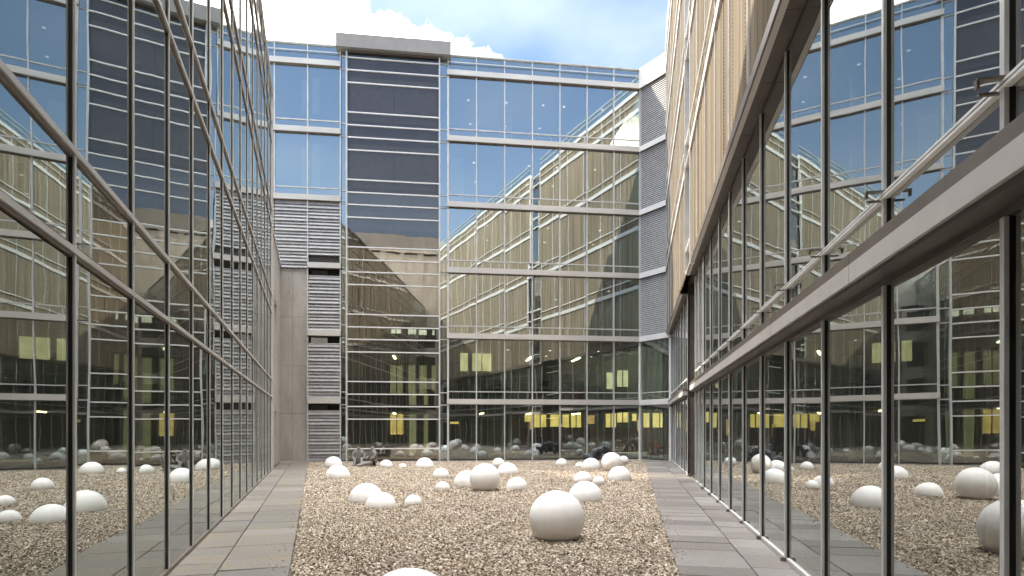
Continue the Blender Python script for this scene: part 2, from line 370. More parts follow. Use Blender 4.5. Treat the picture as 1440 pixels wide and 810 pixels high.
# gravel bed
GL = lambda y: -0.28-0.327*y
GR = lambda y: 0.52+0.202*y
def back_y(x, off): # y on line parallel to the back facade
    o = BO+BN*off; return o.y+(x-o.x)*BD.y/BD.x
# px centre, width, top, base rows measured on the photo -> real position and radius
GL_LIST = [
 (783, 78, 690, 762, 'largest white globe in front right, almost a whole ball'),
 (823, 48, 676.6, 706, 'white dome partly hidden right behind the largest globe'),
 (682, 43, 651.7, 691, 'large white ball in the middle, standing nearly whole'),
 (656, 35, 662, 686.5, 'white dome half hidden on the left of the middle ball'),
 (727, 30, 671, 689.5, 'white dome alone just right of the middle ball'),
 (714, 30, 650.5, 667, 'white dome behind the middle ball on its right'),
 (701, 18, 644, 655, 'small white dome farthest back behind the middle ball'),
 (620, 23, 658, 672, 'white dome left of the middle ball, the farther of a close pair'),
 (622, 20, 677, 689.5, 'small white dome left of the middle ball, the nearer of a close pair'),
 (597, 26, 643.5, 658, 'white dome near the back glass, alone at the right foot of the stair bay'),
 (566, 11, 651.5, 658, 'tiny white dome in the back row, smallest of all'),
 (543, 18, 646.5, 658, 'small white dome in the back row right of the grey seated figures'),
 (468.6, 25, 642, 657, 'white dome at the back left corner beside the louvres, the farther of two'),
 (475, 34, 653.7, 673, 'white dome near the back left corner, the nearer of two'),
 (515, 49, 679.5, 708, 'wide white dome at left, behind the one it touches'),
 (535.5, 43, 692, 715.6, 'wide white dome at left, in front of the one it touches'),
 (581, 24.5, 695.7, 711, 'small white dome alone right of the touching left pair'),
 (790, 17, 644.7, 655, 'small white dome alone near the back glass, right of centre'),
 (815, 13, 650, 656.5, 'very small white dome beside a bigger one near the back glass'),
 (831.4, 27, 644, 659.5, 'white dome before the dark figure, touching the back ball on its left'),
 (860, 29, 636, 663, 'round white ball near the back glass in front of the dark figure'),
 (877, 14, 641, 653, 'small white dome behind the back ball at the right end of the dark figure'),
 (871, 33, 655.7, 676.5, 'white dome at the back right beside the gravel edge'),
 (819.5, 26, 663, 677.5, 'white dome behind the big dome on the right, left of the small ball'),
 (842, 17, 669.5, 682, 'small round white ball between two domes on the right'),
]
GLOBES = []
for (px, w, t, b, lab) in GL_LIST:
    Yb = EYE*F/(b-HOR); Yc = Yb
    for _ in range(6):
        a = w/2*Yc/F; zt = EYE-(t-HOR)*Yc/F
        if zt >= a: rr = a; c = zt-a; foot = math.sqrt(max(rr*rr-c*c, 0.01*rr*rr)) if c < rr else .1*rr
        else: rr = (a*a+zt*zt)/(2*zt); c = zt-rr; foot = a
        Yc = Yb+foot*0.9
    GLOBES.append(((px-720)*Yc/F, Yc, c, rr, foot, lab))
GLOBES.append(((574-720)*6.0/F, 6.0, -.20, .5, .45, 'white dome nearest the viewer, cut by the bottom edge of the photo'))
from mathutils import noise as mnoise
def heap(x, y):
    """height of the raked gravel: shallow hollows, a low bank round each globe"""
    h = mnoise.noise(Vector((x*.8, y*.8, 1.3)))*.026+mnoise.noise(Vector((x*2.6, y*2.6, 5.1)))*.012
    for (gx, gy, c, rr, foot, lab) in GLOBES:
        d = math.hypot(x-gx, y-gy)
        if d < foot+.5: h += .030*math.exp(-((max(0, d-foot))/.13)**2)
    e = min(x-GL(y), GR(y)-x)
    return h*max(0.0, min(1.0, e/.25))
gl = []; 
yl = (BO+BN*-0.8); 
def isect(a0, k, off):
    # x = a0 + k*y with back line
    o = BO+BN*off; m = BD.y/BD.x
    y = (o.y+m*(a0-o.x))/(1-m*k); return (a0+k*y, y)
pl = isect(-0.28, -0.327, -0.8); pr = isect(0.52, 0.202, -0.8)
def grid(y0, dz):
    v = []; f = []; ny = 110; nx = 34; T = []
    for j in range(ny+1):
        t = (j/ny)**1.35
        for i2 in range(nx+1):
            u = i2/nx
            a = Vector((GL(y0), y0))*(1-t)+Vector(pl)*t; b = Vector((GR(y0), y0))*(1-t)+Vector(pr)*t
            p = a*(1-u)+b*u; v.append((p.x, p.y, dz+heap(p.x, p.y)))
    for j in range(ny):
        for i2 in range(nx):
            q = j*(nx+1)+i2; f.append((q, q+1, q+nx+2, q+nx+1))
    return v, f
mb = MB(); mb.v, mb.f = grid(-3.3, -0.034); mb.mi = [mb._m('gravel_bed')]*len(mb.f)
bed = mb.build('gravel_bed', smooth=True)
tag(bed, 'compacted base of the gravel court between the paths', 'gravel bed', kind='structure')

def gravel():
    # carrier surface split in strips (denser close by is not needed: one even density)
    me = bpy.data.meshes.new('gravel'); ys = [3.6, 16.0, 24.0]
    v, f = grid(3.6, -0.03)
    me.from_pydata(v, [], f); me.update()
    dn = me.attributes.new('dens', 'FLOAT', 'FACE'); sc = me.attributes.new('siz', 'FLOAT', 'FACE')
    for k, p in enumerate(me.polygons):
        far = p.center.y > 15; dn.data[k].value = 950 if far else 1900; sc.data[k].value = 1.25 if far else 1.0
    o = bpy.data.objects.new('gravel', me); COL.objects.link(o)
    ng = bpy.data.node_groups.new('scatter_stones', 'GeometryNodeTree')
    ng.interface.new_socket('Geometry', in_out='INPUT', socket_type='NodeSocketGeometry'); ng.interface.new_socket('Geometry', in_out='OUTPUT', socket_type='NodeSocketGeometry')
    N = ng.nodes; L = ng.links
    gi = N.new('NodeGroupInput'); go = N.new('NodeGroupOutput')
    def attr(nm):
        a = N.new('GeometryNodeInputNamedAttribute'); a.data_type = 'FLOAT'; a.inputs['Name'].default_value = nm; return a.outputs['Attribute']
    dp = N.new('GeometryNodeDistributePointsOnFaces'); L.new(gi.outputs[0], dp.inputs['Mesh']); L.new(attr('dens'), dp.inputs['Density'])
    jn = N.new('GeometryNodeJoinGeometry')
    for k in range(5):
        ic = N.new('GeometryNodeMeshIcoSphere'); ic.inputs['Radius'].default_value = 1.0; ic.inputs['Subdivisions'].default_value = 1 if k % 2 else 2
        sp = N.new('GeometryNodeSetPosition'); L.new(ic.outputs[0], sp.inputs['Geometry'])
        nz = N.new('ShaderNodeTexNoise'); nz.noise_dimensions = '4D'; nz.inputs['W'].default_value = k*3.7; nz.inputs['Scale'].default_value = 0.9
        po = N.new('GeometryNodeInputPosition'); L.new(po.outputs[0], nz.inputs['Vector'])
        vs = N.new('ShaderNodeVectorMath'); vs.operation = 'SUBTRACT'; L.new(nz.outputs['Color'], vs.inputs[0]); vs.inputs[1].default_value = (.5, .5, .5)
        v2 = N.new('ShaderNodeVectorMath'); v2.operation = 'SCALE'; v2.inputs['Scale'].default_value = 1.5; L.new(vs.outputs[0], v2.inputs[0]); L.new(v2.outputs[0], sp.inputs['Offset'])
        tr = N.new('GeometryNodeTransform'); tr.inputs['Scale'].default_value = [(1, .75, .55), (1, .9, .6), (1.1, .6, .5), (.9, .8, .7), (1.2, .8, .4)][k]
        L.new(sp.outputs[0], tr.inputs[0])
        gi2 = N.new('GeometryNodeGeometryToInstance'); L.new(tr.outputs[0], gi2.inputs[0]); L.new(gi2.outputs[0], jn.inputs[0])
    ip = N.new('GeometryNodeInstanceOnPoints'); L.new(dp.outputs['Points'], ip.inputs['Points']); L.new(jn.outputs[0], ip.inputs['Instance'])
    ip.inputs['Pick Instance'].default_value = True
    rv = N.new('FunctionNodeRandomValue'); rv.data_type = 'FLOAT_VECTOR'; rv.inputs['Max'].default_value = (0.7, 0.7, 6.28)
    L.new(rv.outputs['Value'], ip.inputs['Rotation'])
    rs = N.new('FunctionNodeRandomValue'); rs.data_type = 'FLOAT'; rs.inputs[2].default_value = 0.009; rs.inputs[3].default_value = 0.024; rs.inputs['Seed'].default_value = 4
    ml = N.new('ShaderNodeMath'); ml.operation = 'MULTIPLY'; L.new(rs.outputs[1], ml.inputs[0]); L.new(attr('siz'), ml.inputs[1]); L.new(ml.outputs[0], ip.inputs['Scale'])
    # random lift, a shallow heap
    st = N.new('GeometryNodeStoreNamedAttribute'); st.domain = 'INSTANCE'; st.data_type = 'FLOAT'; st.inputs['Name'].default_value = 'tint'
    rt = N.new('FunctionNodeRandomValue'); rt.data_type = 'FLOAT'; rt.inputs['Seed'].default_value = 9
    L.new(ip.outputs[0], st.inputs['Geometry']); L.new(rt.outputs[1], st.inputs['Value'])
    ti = N.new('GeometryNodeTranslateInstances'); rl = N.new('FunctionNodeRandomValue'); rl.data_type = 'FLOAT_VECTOR'; rl.inputs['Min'].default_value = (0, 0, -0.004); rl.inputs['Max'].default_value = (0, 0, 0.028); rl.inputs['Seed'].default_value = 12
    L.new(st.outputs[0], ti.inputs['Instances']); L.new(rl.outputs['Value'], ti.inputs['Translation']); ti.inputs['Local Space'].default_value = False
    sm = N.new('GeometryNodeSetMaterial'); sm.inputs['Material'].default_value = M['stone']
    L.new(ti.outputs[0], sm.inputs['Geometry'])
    L.new(sm.outputs[0], go.inputs[0])
    md = o.modifiers.new('stones', 'NODES'); md.node_group = ng
    me.materials.append(M['stone'])
    tag(o, 'beige and brown loose gravel filling the court', 'gravel', kind='stuff')
gravel()
def strays():
    mb = MB(); rnd = random.Random(3); kk = mb._m('stray')
    for i in range(420):
        y = rnd.uniform(4.5, 28) if rnd.random() < .6 else rnd.uniform(4.5, 12)
        d = abs(rnd.gauss(0, .10)) if rnd.random() < .85 else rnd.uniform(0, 1.1)
        x = (GL(y)-.02-d) if rnd.random() < .5 else (GR(y)+.02+d)
        r = rnd.uniform(.007, .017); a = rnd.uniform(0, 3.1); i0 = len(mb.v)
        pts = [(math.cos(a+j*1.2566)*r*rnd.uniform(.7, 1.2), math.sin(a+j*1.2566)*r*rnd.uniform(.7, 1.2)) for j in range(5)]
        mb.v += [(x+p[0], y+p[1], 0.0) for p in pts]+[(x+p[0]*.7, y+p[1]*.7, r*rnd.uniform(.7, 1.1)) for p in pts]
        for j in range(5): mb.f.append((i0+j, i0+(j+1) % 5, i0+5+(j+1) % 5, i0+5+j)); mb.mi.append(kk)
        mb.f.append(tuple(i0+5+j for j in range(5))); mb.mi.append(kk)
    tag(mb.build('gravel'), 'stray gravel stones kicked onto the slate paths', 'gravel', kind='stuff')
strays()

# ------------------------------------------------------------------ back office building
RB = math.atan2(BD.y, BD.x)
bk = root('office_building', (BO.x, BO.y, 0), RB, 'six storey glazed office building closing the far end of the court', 'building')
MUL = [s_at(p) for p in (630, 671, 711, 750, 788, 826, 864, 900)]
MUL = [MUL[0]+(MUL[-1]-MUL[0])*i/7 for i in range(8)]
SR0, SR1 = MUL[0], MUL[-1]
LE = s_at(390); LC = s_at(433); LR = s_at(479)
FARL = -15.0
LM = [LR, LC, LC-(LR-LC), LC-2*(LR-LC), LC-3*(LR-LC), LC-4*(LR-LC)]
TL, TR = s_at(488), s_at(618)
def bands(parent, x0, x1, zs, proud=0.16):
    for z in zs:
        mb = MB().box(x0, x1, -proud, 0.0, z+0.03, z+0.30, 'band').box(x0, x1, -proud+0.03, 0.0, z, z+0.028, 'alu_dark')
        mb.build('floor_band', parent)
# right part glazing
for r in range(6):
    zb = 0.06 if r == 0 else FL[r-1]+0.30; zt = FL[r]
    for c in range(7):
        x0, x1 = MUL[c]+0.03, MUL[c+1]-0.03
        if r == 0: pane(bk, x0, x1, 0.0, zb, zt, 'gl_low')
        elif r == 1: pane(bk, x0, x1, 0.0, zb, zb+0.36, 'gl_low', 'sill_pane'); pane(bk, x0, x1, 0.0, zb+0.42, zt, 'gl_low')
        else:
            pane(bk, x0, x1, 0.0, zb, zb+0.36, 'gl_back', 'sill_pane'); pane(bk, x0, x1, 0.0, zb+0.42, zt, 'gl_back')
bands(bk, SR0-0.06, SR1+0.04, FL)
for r in range(1, 6): B('transom', bk, SR0, SR1, -0.05, 0.02, FL[r-1]+0.665, FL[r-1]+0.715)
for i, x in enumerate(MUL):
    for r in range(6):
        zb = 0.0 if r == 0 else FL[r-1]+0.302
        w = 0.028 if 0 < i < 7 else 0.05
        B('mullion', bk, x-w, x+w, -0.09, 0.03, zb, FL[r]-0.002)
# parapet glass with rail
for c in range(7):
    pane(bk, MUL[c]+.03, MUL[c+1]-.03, 0.0, FL[5]+0.3, TOP-0.05, 'gl_back', 'parapet_pane')
for i, x in enumerate(MUL): B('parapet_post', bk, x-.025, x+.025, -0.08, 0.02, FL[5]+0.302, TOP-0.052)
B('parapet_rail', bk, SR0, SR1, -0.12, -0.085, FL[5]+0.70, FL[5]+0.74)
B('coping', bk, SR0-0.2, SR1+0.06, -0.1, 0.3, TOP-0.05, TOP+0.01, m='alu')
# left part: two glazed storeys, louvers below
for r in (4, 5):
    zb = FL[r-1]+0.30
    for c in range(5):
        x0, x1 = LM[c+1]+.03, LM[c]-.03
        pane(bk, x0, x1, 0.0, zb, zb+0.36, 'gl_back', 'sill_pane'); pane(bk, x0, x1, 0.0, zb+0.42, FL[r], 'gl_back')
    B('transom', bk, LM[5], LR, -0.05, 0.02, zb+.365, zb+.415)
    for x in LM: B('mullion', bk, x-.028, x+.028, -0.09, 0.03, zb+.002, FL[r]-.002)
bands(bk, LM[5], LR+0.02, FL[3:])
for c in range(5): pane(bk, LM[c+1]+.03, LM[c]-.03, 0.0, FL[5]+0.3, TOP-0.05, 'gl_back', 'parapet_pane')
for x in LM: B('parapet_post', bk, x-.025, x+.025, -0.08, 0.02, FL[5]+0.302, TOP-0.052)
B('parapet_rail', bk, LM[5], LR, -0.12, -0.085, FL[5]+0.70, FL[5]+0.74)
B('coping', bk, LM[5], LR+0.1, -0.1, 0.3, TOP-0.05, TOP+0.01)
def louver(x0, x1, z0, z1, pitch=0.172, m='louver', depth=0.09, name='louver_panel'):
    mb = MB(); n = max(1, int((z1-z0)/pitch)); p = (z1-z0)/n
    for i in range(n):
        z = z0+i*p
        mb.slat(x0+.02, x1-.02, -0.07, z+0.012, 0.055, 0.012, p*0.93, m)
        if i % 3 == 2: mb.box(x0+.02, x1-.02, -0.10, -0.072, z, z+0.035, 'alu')
    mb.box(x0+.02, x1-.02, 0.05, 0.09, z0, z1, 'mesh')
    o = mb.build(name, bk); return o
for c in range(1, 5): louver(LM[c+1], LM[c], FL[2]+0.02, FL[3]-0.02, 0.165)
louver(LM[1], LM[0], FL[2]+0.70, FL[3]-0.02, 0.165)
LFR = []
for k in range(3):
    z0 = 0.03 if k == 0 else FL[k-1]+0.30
    z1 = FL[k]-0.38
    louver(LC, LR, z0, z1, 0.165)
    # small opening above each louver panel
    fr = MB().box(LC+.03, LR-.03, -.04, .0, FL[k]-0.38, FL[k]-0.33, 'alu').box(LC+.03, LR-.03, .28, .30, FL[k]-.33, FL[k]-.001, 'dark').build('vent_opening', bk)
    MB().box(LC+0.15, LC+0.95, 0.02, 0.2, FL[k]-0.31, FL[k]-0.05, 'pale' if k == 1 else 'dark').build('vent_box', fr)
bands(bk, LC, LR+0.02, FL[:3], 0.2)
MB().box(LC+.03, LR-.03, .0, .05, FL[2]+.31, FL[2]+.66, 'dark').build('vent_opening', bk)
for x in (LC, LR):
    for k in range(4): B('louver_frame', bk, x-.03, x+.03, -0.12, 0.02, 0 if k == 0 else FL[k-1]+.302, FL[k]-.002)
# concrete panels with joints
def conc(parent, x0, x1, y0, y1, z0, z1, name='concrete_panel'):
    mb = MB().box(x0, x1, y0, y1, z0, z1, 'concrete')
    for fx in (.22, .78):
        for fz in (.2, .5, .8):
            x = x0+(x1-x0)*fx; z = z0+(z1-z0)*fz; mb.tube((x, y0-.002, z), (x, y0+.01, z), .018, 'soffit', 10)
    return mb.build(name, parent)
zz = [0.0, 2.45, 4.9, 7.35, FL[2]]
for k in range(4):
    xm = (LE+LC)/2
    conc(bk, LE-0.2, xm-.006, 0.02, 0.3, zz[k]+.006, zz[k+1]-.006); conc(bk, xm+.006, LC-.04, 0.02, 0.3, zz[k]+.006, zz[k+1]-.006)
B('backing_wall', bk, FARL, LR, 0.32, 0.5, 0, FL[3], m='dark')
# strips either side of the bay
for (a, b) in ((LR+.05, TL-.04), (TR+.04, SR0-.05)):
    for k in range(6):
        pane(bk, a, b, 0.02, 0.05 if k == 0 else FL[k-1]+0.05, FL[k]-.05, 'gl_back', 'side_pane')
        MB().box(a, b, -.03, .03, FL[k]-.05, FL[k]-.001, 'alu').box(a, b, -.03, .03, FL[k]+0.60, FL[k]+0.65, 'alu').build('spacer', bk)
    pane(bk, a, b, 0.02, FL[5]+.05, TOP-.2, 'gl_back', 'side_pane')
# stair bay
bars = []
for k in range(-1, 6):
    for d in (-0.65, 0.0, 0.63, 1.28):
        z = FL[max(k, 0)]-0.12+(k-max(k, 0))*3.45+d
        if 0.3 < z < 20.85: bars.append(z)
bars = sorted(bars)
yb = -0.12
edges = [0.05]+bars+[20.9]
for i in range(len(edges)-1):
    z0, z1 = edges[i]+.025, edges[i+1]-.025
    m = 'gl_smoke' if z0 > 13.4 else ('gl_tower' if z0 < 10.6 else 'gl_smoke2')
    pane(bk, TL+.04, TR-.04, yb, z0, z1, m, 'bay_pane')
for k in range(3, 6):
    for j in range(2):
        xa = TL+.1+j*(TR-TL-.2)/2
        MB().box(xa+.02, xa+(TR-TL-.2)/2-.02, .12, .15, FL[k]-2.6 if k > 3 else FL[k]-1.3, FL[k]-.35, 'smokeblind').build('roller_blind', bk)
B('spandrel_back', bk, TL+.06, TR-.06, .18, .22, FL[2]+2.0, 20.8, m='smokeback')
for z in bars: B('bay_rail', bk, TL+.03, TR-.03, yb-.07, yb+.03, z-.028, z+.028, m='rail_white')
for x in (TL, TR): B('bay_frame', bk, x-.04, x+.04, yb-.09, 0.3, 0, 21.0)
MB().box(s_at(474), s_at(634), -0.45, 0.9, 21.05, 21.74, 'cap').build('bay_parapet', bk)
B('bay_soffit', bk, TL-.1, TR+.1, -0.2, 0.6, 20.95, 21.048, m='soffit')
# interior
X1 = SR1+1.2
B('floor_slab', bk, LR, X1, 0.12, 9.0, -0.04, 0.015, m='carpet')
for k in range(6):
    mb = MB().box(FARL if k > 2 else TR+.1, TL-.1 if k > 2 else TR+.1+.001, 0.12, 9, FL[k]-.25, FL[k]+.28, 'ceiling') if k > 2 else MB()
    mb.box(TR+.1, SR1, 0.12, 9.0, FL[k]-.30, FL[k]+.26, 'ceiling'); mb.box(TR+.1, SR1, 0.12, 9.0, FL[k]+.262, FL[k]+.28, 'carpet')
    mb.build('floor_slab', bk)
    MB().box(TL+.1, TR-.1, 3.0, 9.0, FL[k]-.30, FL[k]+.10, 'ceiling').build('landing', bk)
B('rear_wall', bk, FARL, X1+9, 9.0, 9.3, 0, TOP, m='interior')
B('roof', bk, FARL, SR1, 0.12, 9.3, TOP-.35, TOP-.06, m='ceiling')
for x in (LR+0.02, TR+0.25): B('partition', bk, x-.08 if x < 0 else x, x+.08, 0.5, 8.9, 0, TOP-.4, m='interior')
# interior columns, blinds
for px in (716, 845):
    for k in range(6):
        x = s_at(px, 2.2); z0 = 0.02 if k == 0 else FL[k-1]+.29
        MB().tube((x, 2.2, z0), (x, 2.2, FL[k]-.31), 0.16, 'pale', 14).build('column', bk, True)
for (p0, p1, a, b) in ((424, 432, 112, 160), (439, 449, 108, 160), (424, 432, 208, 262), (439, 450, 200, 262)):
    MB().box(s_at(p0, .5), s_at(p1, .5), .5, .56, z_at(p0, b, .5), z_at(p0, a, .5), 'pale').build('blind', bk)
MB().box(s_at(634, .5), s_at(653, .5), .5, .56, z_at(640, 284, .5), z_at(640, 222, .5), 'pale').build('blind', bk)
def lit(px0, px1, py0, py1, off, m, nm='lit_window'):
    x0, x1 = s_at(px0, off), s_at(px1, off); pm = (px0+px1)/2
    z1, z0 = z_at(pm, py0, off), z_at(pm, py1, off)
    mb = MB().box(x0, x1, off-.02, off+.02, z0, z1, m)
    o = mb.build(nm, bk)
    if x1-x0 > .62: MB().box(x0-.05, x1+.05, off-.05, off-.021, z0-.06, z0-.001, 'black').box((x0+x1)/2-.03, (x0+x1)/2+.03, off-.05, off-.021, z0, z1, 'black').build('window_bar', o)
for q in ((738, 748, 581, 593), (751, 768, 576, 609), (774, 786, 580, 600), (791, 800, 581, 601), (803, 817, 582, 602), (852, 866, 581, 602), (868, 883, 580, 594), (889, 895, 582, 592), (905, 913, 581, 602), (918, 937, 581, 603)):
    lit(*q, 8.9, 'lit_yellow')
B('wood_wall', bk, s_at(735, 8.9), s_at(940, 8.9), 8.86, 8.9-.021, .02, 1.75, m='wood')
for q in ((745, 750, 592, 604), (826, 836, 584, 596), (842, 848, 590, 612), (896, 902, 590, 606), (786, 790, 596, 612)): lit(*q, 7.5, 'lit_amber', 'lit_panel')
for q in ((575, 585, 556, 644), (596, 602, 556, 644)): lit(*q, 8.9, 'lit_green')
lit(549, 567, 578, 611, 8.8, 'lit_yellow')
for q in ((549, 566, 514, 554), (574, 584, 514, 556), (590, 600, 514, 556), (607, 612, 514, 550)): lit(*q, 8.9, 'lit_green')
for q in ((550, 564, 463, 469), (574, 585, 463, 470), (589, 600, 464, 471), (608, 611, 464, 471)): lit(*q, 8.9, 'lit_white')
for q in ((647, 658, 496, 522), (664, 691, 494, 522)): lit(*q, 3.5, 'lit_pale')  # pale lit patch inside, painted as glowing panels; no windows at this depth
for q in ((853, 862, 524, 547), (868, 883, 521, 544)): lit(*q, 8.9, 'lit_pale')
lit(633, 645, 593, 596, 4.0, 'lit_yellow', 'lit_strip')
for k, m in ((0, 'strip_warm'), (1, 'strip_cool')):
    for x in (2.2, 5.2, 8.2):
        MB().box(x-.06, x+.06, 4.6, 6.6, FL[k]-.36, FL[k]-.31, m).build('strip_light', bk)
for k in (0, 1): MB().box(-3.2, -3.08, 5, 6.6, FL[k]-.36, FL[k]-.31, 'strip_cool').build('strip_light', bk)
# ceiling spots
for k, xs in ((1, (3.2, 5.6, 8.4)), (2, (3.5, 6.2, 9.0)), (3, (2.0, 5.5, 8.5)), (4, (1.3, 4.4, 6.0, 8.2)), (5, (1.0, 3.1, 5.2, 6.4, 8.6))):
    for x in xs:
        for yy in (1.6, 4.2):
            MB().tube((x+yy*.1, yy, FL[k]-.325), (x+yy*.1, yy, FL[k]-.301), 0.075, 'lamp', 10).build('ceiling_light', bk)
# short angled wall joining the right wing
CH = root('link_building', (*(BO+BD*SR1), 0), math.atan2(31.3-(BO+BD*SR1).y, XR(31.3)-(BO+BD*SR1).x), 'short angled grey louvred facade joining back and right buildings, white capped', 'building')
cl = (Vector((XR(31.3), 31.3))-(BO+BD*SR1)).length
for k in range(6):
    z0 = 0.05 if k == 0 else FL[k-1]+.30
    if k < 2: pane(CH, .06, cl-.05, 0.0, z0, FL[k], 'gl_low')
    else:
        mb = MB(); n = int((FL[k]-z0)/.105); p = (FL[k]-z0)/n
        for i in range(n):
            mb.slat(.05, cl-.02, -.05, z0+i*p, .05, .012, p*.8, 'mesh')
        mb.box(.05, cl-.02, .02, .06, z0, FL[k], 'dark'); mb.build('mesh_panel', CH)
    MB().box(0.02, cl, -.16, 0.0, FL[k]+.02, FL[k]+.30, 'white').box(0.02, cl, -.14, 0, FL[k]-.001, FL[k]+.019, 'alu_dark').build('floor_band', CH)
B('transom', CH, .05, cl, -.05, .02, FL[0]+.66, FL[0]+.71)
for x in (0.05, cl-.06): 
    for k in range(2): B('corner_post', CH, x-.06, x+.06, -.1, .05, 0 if k == 0 else FL[0]+.302, FL[k]-.003, m='white')
B('parapet', CH, 0, cl, -.10, .25, FL[5]+.302, TOP+.02, m='white')
B('rear_wall', CH, -1, cl+2, 3.0, 3.2, 0, TOP, m='interior'); B('roof', CH, -.0, cl, .26, 3, TOP-.3, TOP-.02, m='ceiling'); B('side_wall', CH, cl, cl+.1, .12, 3, 0, TOP, m='interior')
for k in range(6): B('floor_slab', CH, 0, cl, .1, 3.0, FL[k]-.2, FL[k]+.25, m='ceiling')

# ------------------------------------------------------------------ left mirrored wing
YE = 24.4; Y0 = -4.0
dL = Vector((-0.327, 1)).normalized()
lw = root('office_wing', (XL(Y0), Y0, 0), math.atan2(dL.y, dL.x), 'left wing with a flat mirrored glass facade in dark frames', 'building')
def sL(y): return (y-Y0)/dL.y
lm = [4.31+1.4*k for k in range(-5, 15)]; lm = [y for y in lm if y > Y0+.2]
LX = [0.0]+[sL(y) for y in lm]+[sL(YE)]
HL = 15.2
ZR = [(0.04, 2.90, 0), (3.02, 3.62, 1), (3.72, 6.33, 0), (6.43, 7.03, 1), (7.12, 9.78, 0), (9.88, 10.45, 1), (10.53, 13.2, 0), (13.3, 14.0, 1), (14.08, HL-.05, 0)]
def xs(L): return list(zip(L[:-1], L[1:]))
for (z0, z1, sp) in ZR:
    for (a, b) in xs(LX):
        if z0 > 10.6 and b < sL(10): continue
        pane(lw, a+.03, b-.02, 0.0, z0, z1, 'gl_left', 'spandrel_pane' if sp else 'window_pane')
mb = MB()
for (z0, z1, sp) in ZR:
    for (a, b) in xs(LX):
        if z0 > 10.6 and b < sL(10): mb.quad([(a+.03, 0, z0), (b-.02, 0, z0), (b-.02, 0, z1), (a+.03, 0, z1)], 'gl_left')
tag(mb.build('upper_panes', lw), kind='stuff')
zc = [0.0]+[(a[1]+b[0])/2 for a, b in zip(ZR[:-1], ZR[1:])]+[HL]
for z in zc[1:-1]:
    MB().box(0, sL(YE), -.036, .02, z-.018, z+.026, 'alu').box(0, sL(YE), -.020, .02, z-.045, z-.019, 'alu_dark').box(0, sL(YE), -.016, .02, z+.027, z+.036, 'black').build('transom', lw)
B('plinth', lw, 0, sL(YE), -.03, .1, -.02, .045, m='alu_dark')
B('coping', lw, 0, sL(YE)+.1, -.07, .3, HL-.045, HL+.05)
for x in LX[1:-1]:
    (lambda q: MB().box(x-.02*q, x+.02*q, -.013*q, .03, .046, HL-.05, 'black').box(x-.018*q, x+.018*q, -.026*q, -.0131*q, .046, HL-.05, 'alu'))(1.5 if x == LX[5] else 1.0).build('mullion', lw)
B('corner_post', lw, sL(YE)-.02, sL(YE)+.14, -.06, .3, 0, HL, m='beam')
for k, z in enumerate((FL[0], FL[1], FL[2], FL[3])): MB().box(0, sL(YE), .35, 5, z-.1, z+.25, 'ceiling').build('floor_slab', lw)
B('floor_slab', lw, 0, sL(YE), .12, 5, -.04, .0, m='carpet')
B('rear_wall', lw, 0, sL(YE), 5, 5.2, 0, HL, m='interior'); B('roof', lw, 0, sL(YE)+.1, .31, 7, HL-.3, HL+.04, m='ceiling')
B('end_wall', lw, sL(YE)+.14, sL(YE)+.3, .1, 7, 0, HL, m='interior')
# concrete return from the wing to the back building
SE = sL(30.75); S0 = sL(YE)+.31
cw = root('concrete_wall', (*(Vector((XL(Y0), Y0))+dL*S0), 0), math.atan2(dL.y, dL.x), 'pale concrete return wall in the back left corner, ending the glass', 'wall')
n = 4; w = (SE-S0)/n
for i in range(n):
    for k in range(4):
        conc(cw, i*w+.008, (i+1)*w-.008, 0.0 if (i, k) not in ((1, 0), (1, 2)) else .12, .3, zz[k]+.006, zz[k+1]-.006)
B('coping', cw, 0, SE-S0, -.05, .32, FL[2], FL[2]+.12, m='beam')
B('core', cw, 0, SE-S0, .31, .35, 0, FL[2], m='dark')

# ------------------------------------------------------------------ right wing
YF = 31.3; YN = -3.6
dR = Vector((-0.202, -1)).normalized()
rw = root('office_wing', (XR(YF), YF, 0), math.atan2(dR.y, dR.x), 'right wing with clear glass below and sunlit bronze pleated screens above', 'building')
def sR(y): return (YF-y)/(-dR.y)
LEN = sR(YN)
HR = 22.2
yb_m = [3.15+1.52*k for k in range(-4, 10)]          # mullions of the near part
yb_m = [y for y in yb_m if y > YN+.3]
RXB = [sR(17.0)]+[sR(y) for y in reversed(yb_m) if y < 16.9]+[LEN]
RXA = [0.05+sR(21.9)*i/6 for i in range(7)]
GAP0, GAP1 = sR(21.9), sR(19.1)
BE = 0.0
def right_glass(L, near):
    for (a, b) in xs(L):
        pane(rw, a+.03, b-.03, 0.0, .05, 2.80, 'gl_right')
        pane(rw, a+.03, b-.03, 0.0, 3.11, 6.50, 'gl_right')
    for i, x in enumerate(L):
        for (z0, z1) in ((.05, 2.80), (3.102, 6.50)):
            o = MB().box(x-.024, x+.022, -.015, .03, z0, z1, 'black').box(x-.020, x+.020, -.038, -.0151, z0, z1, 'alu').build('mullion', rw)
        if near:
            MB().box(x-.04, x+.025, -.085, -.0, -.004, .048, 'alu_dark').build('mullion_foot', rw)
right_glass(RXB, True); right_glass(RXA, False)
RXC = [GAP1+.03, (GAP1+RXB[0])/2, RXB[0]]
for (a, b) in xs(RXC):
    pane(rw, a+.03, b-.03, 0.0, .05, 2.80, 'gl_right'); pane(rw, a+.03, b-.03, 0.0, 3.11, 6.50, 'gl_right')
for x in RXC[:-1]: MB().box(x-.03, x+.018, -.042, .03, .05, 6.50, 'alu').build('mullion', rw)
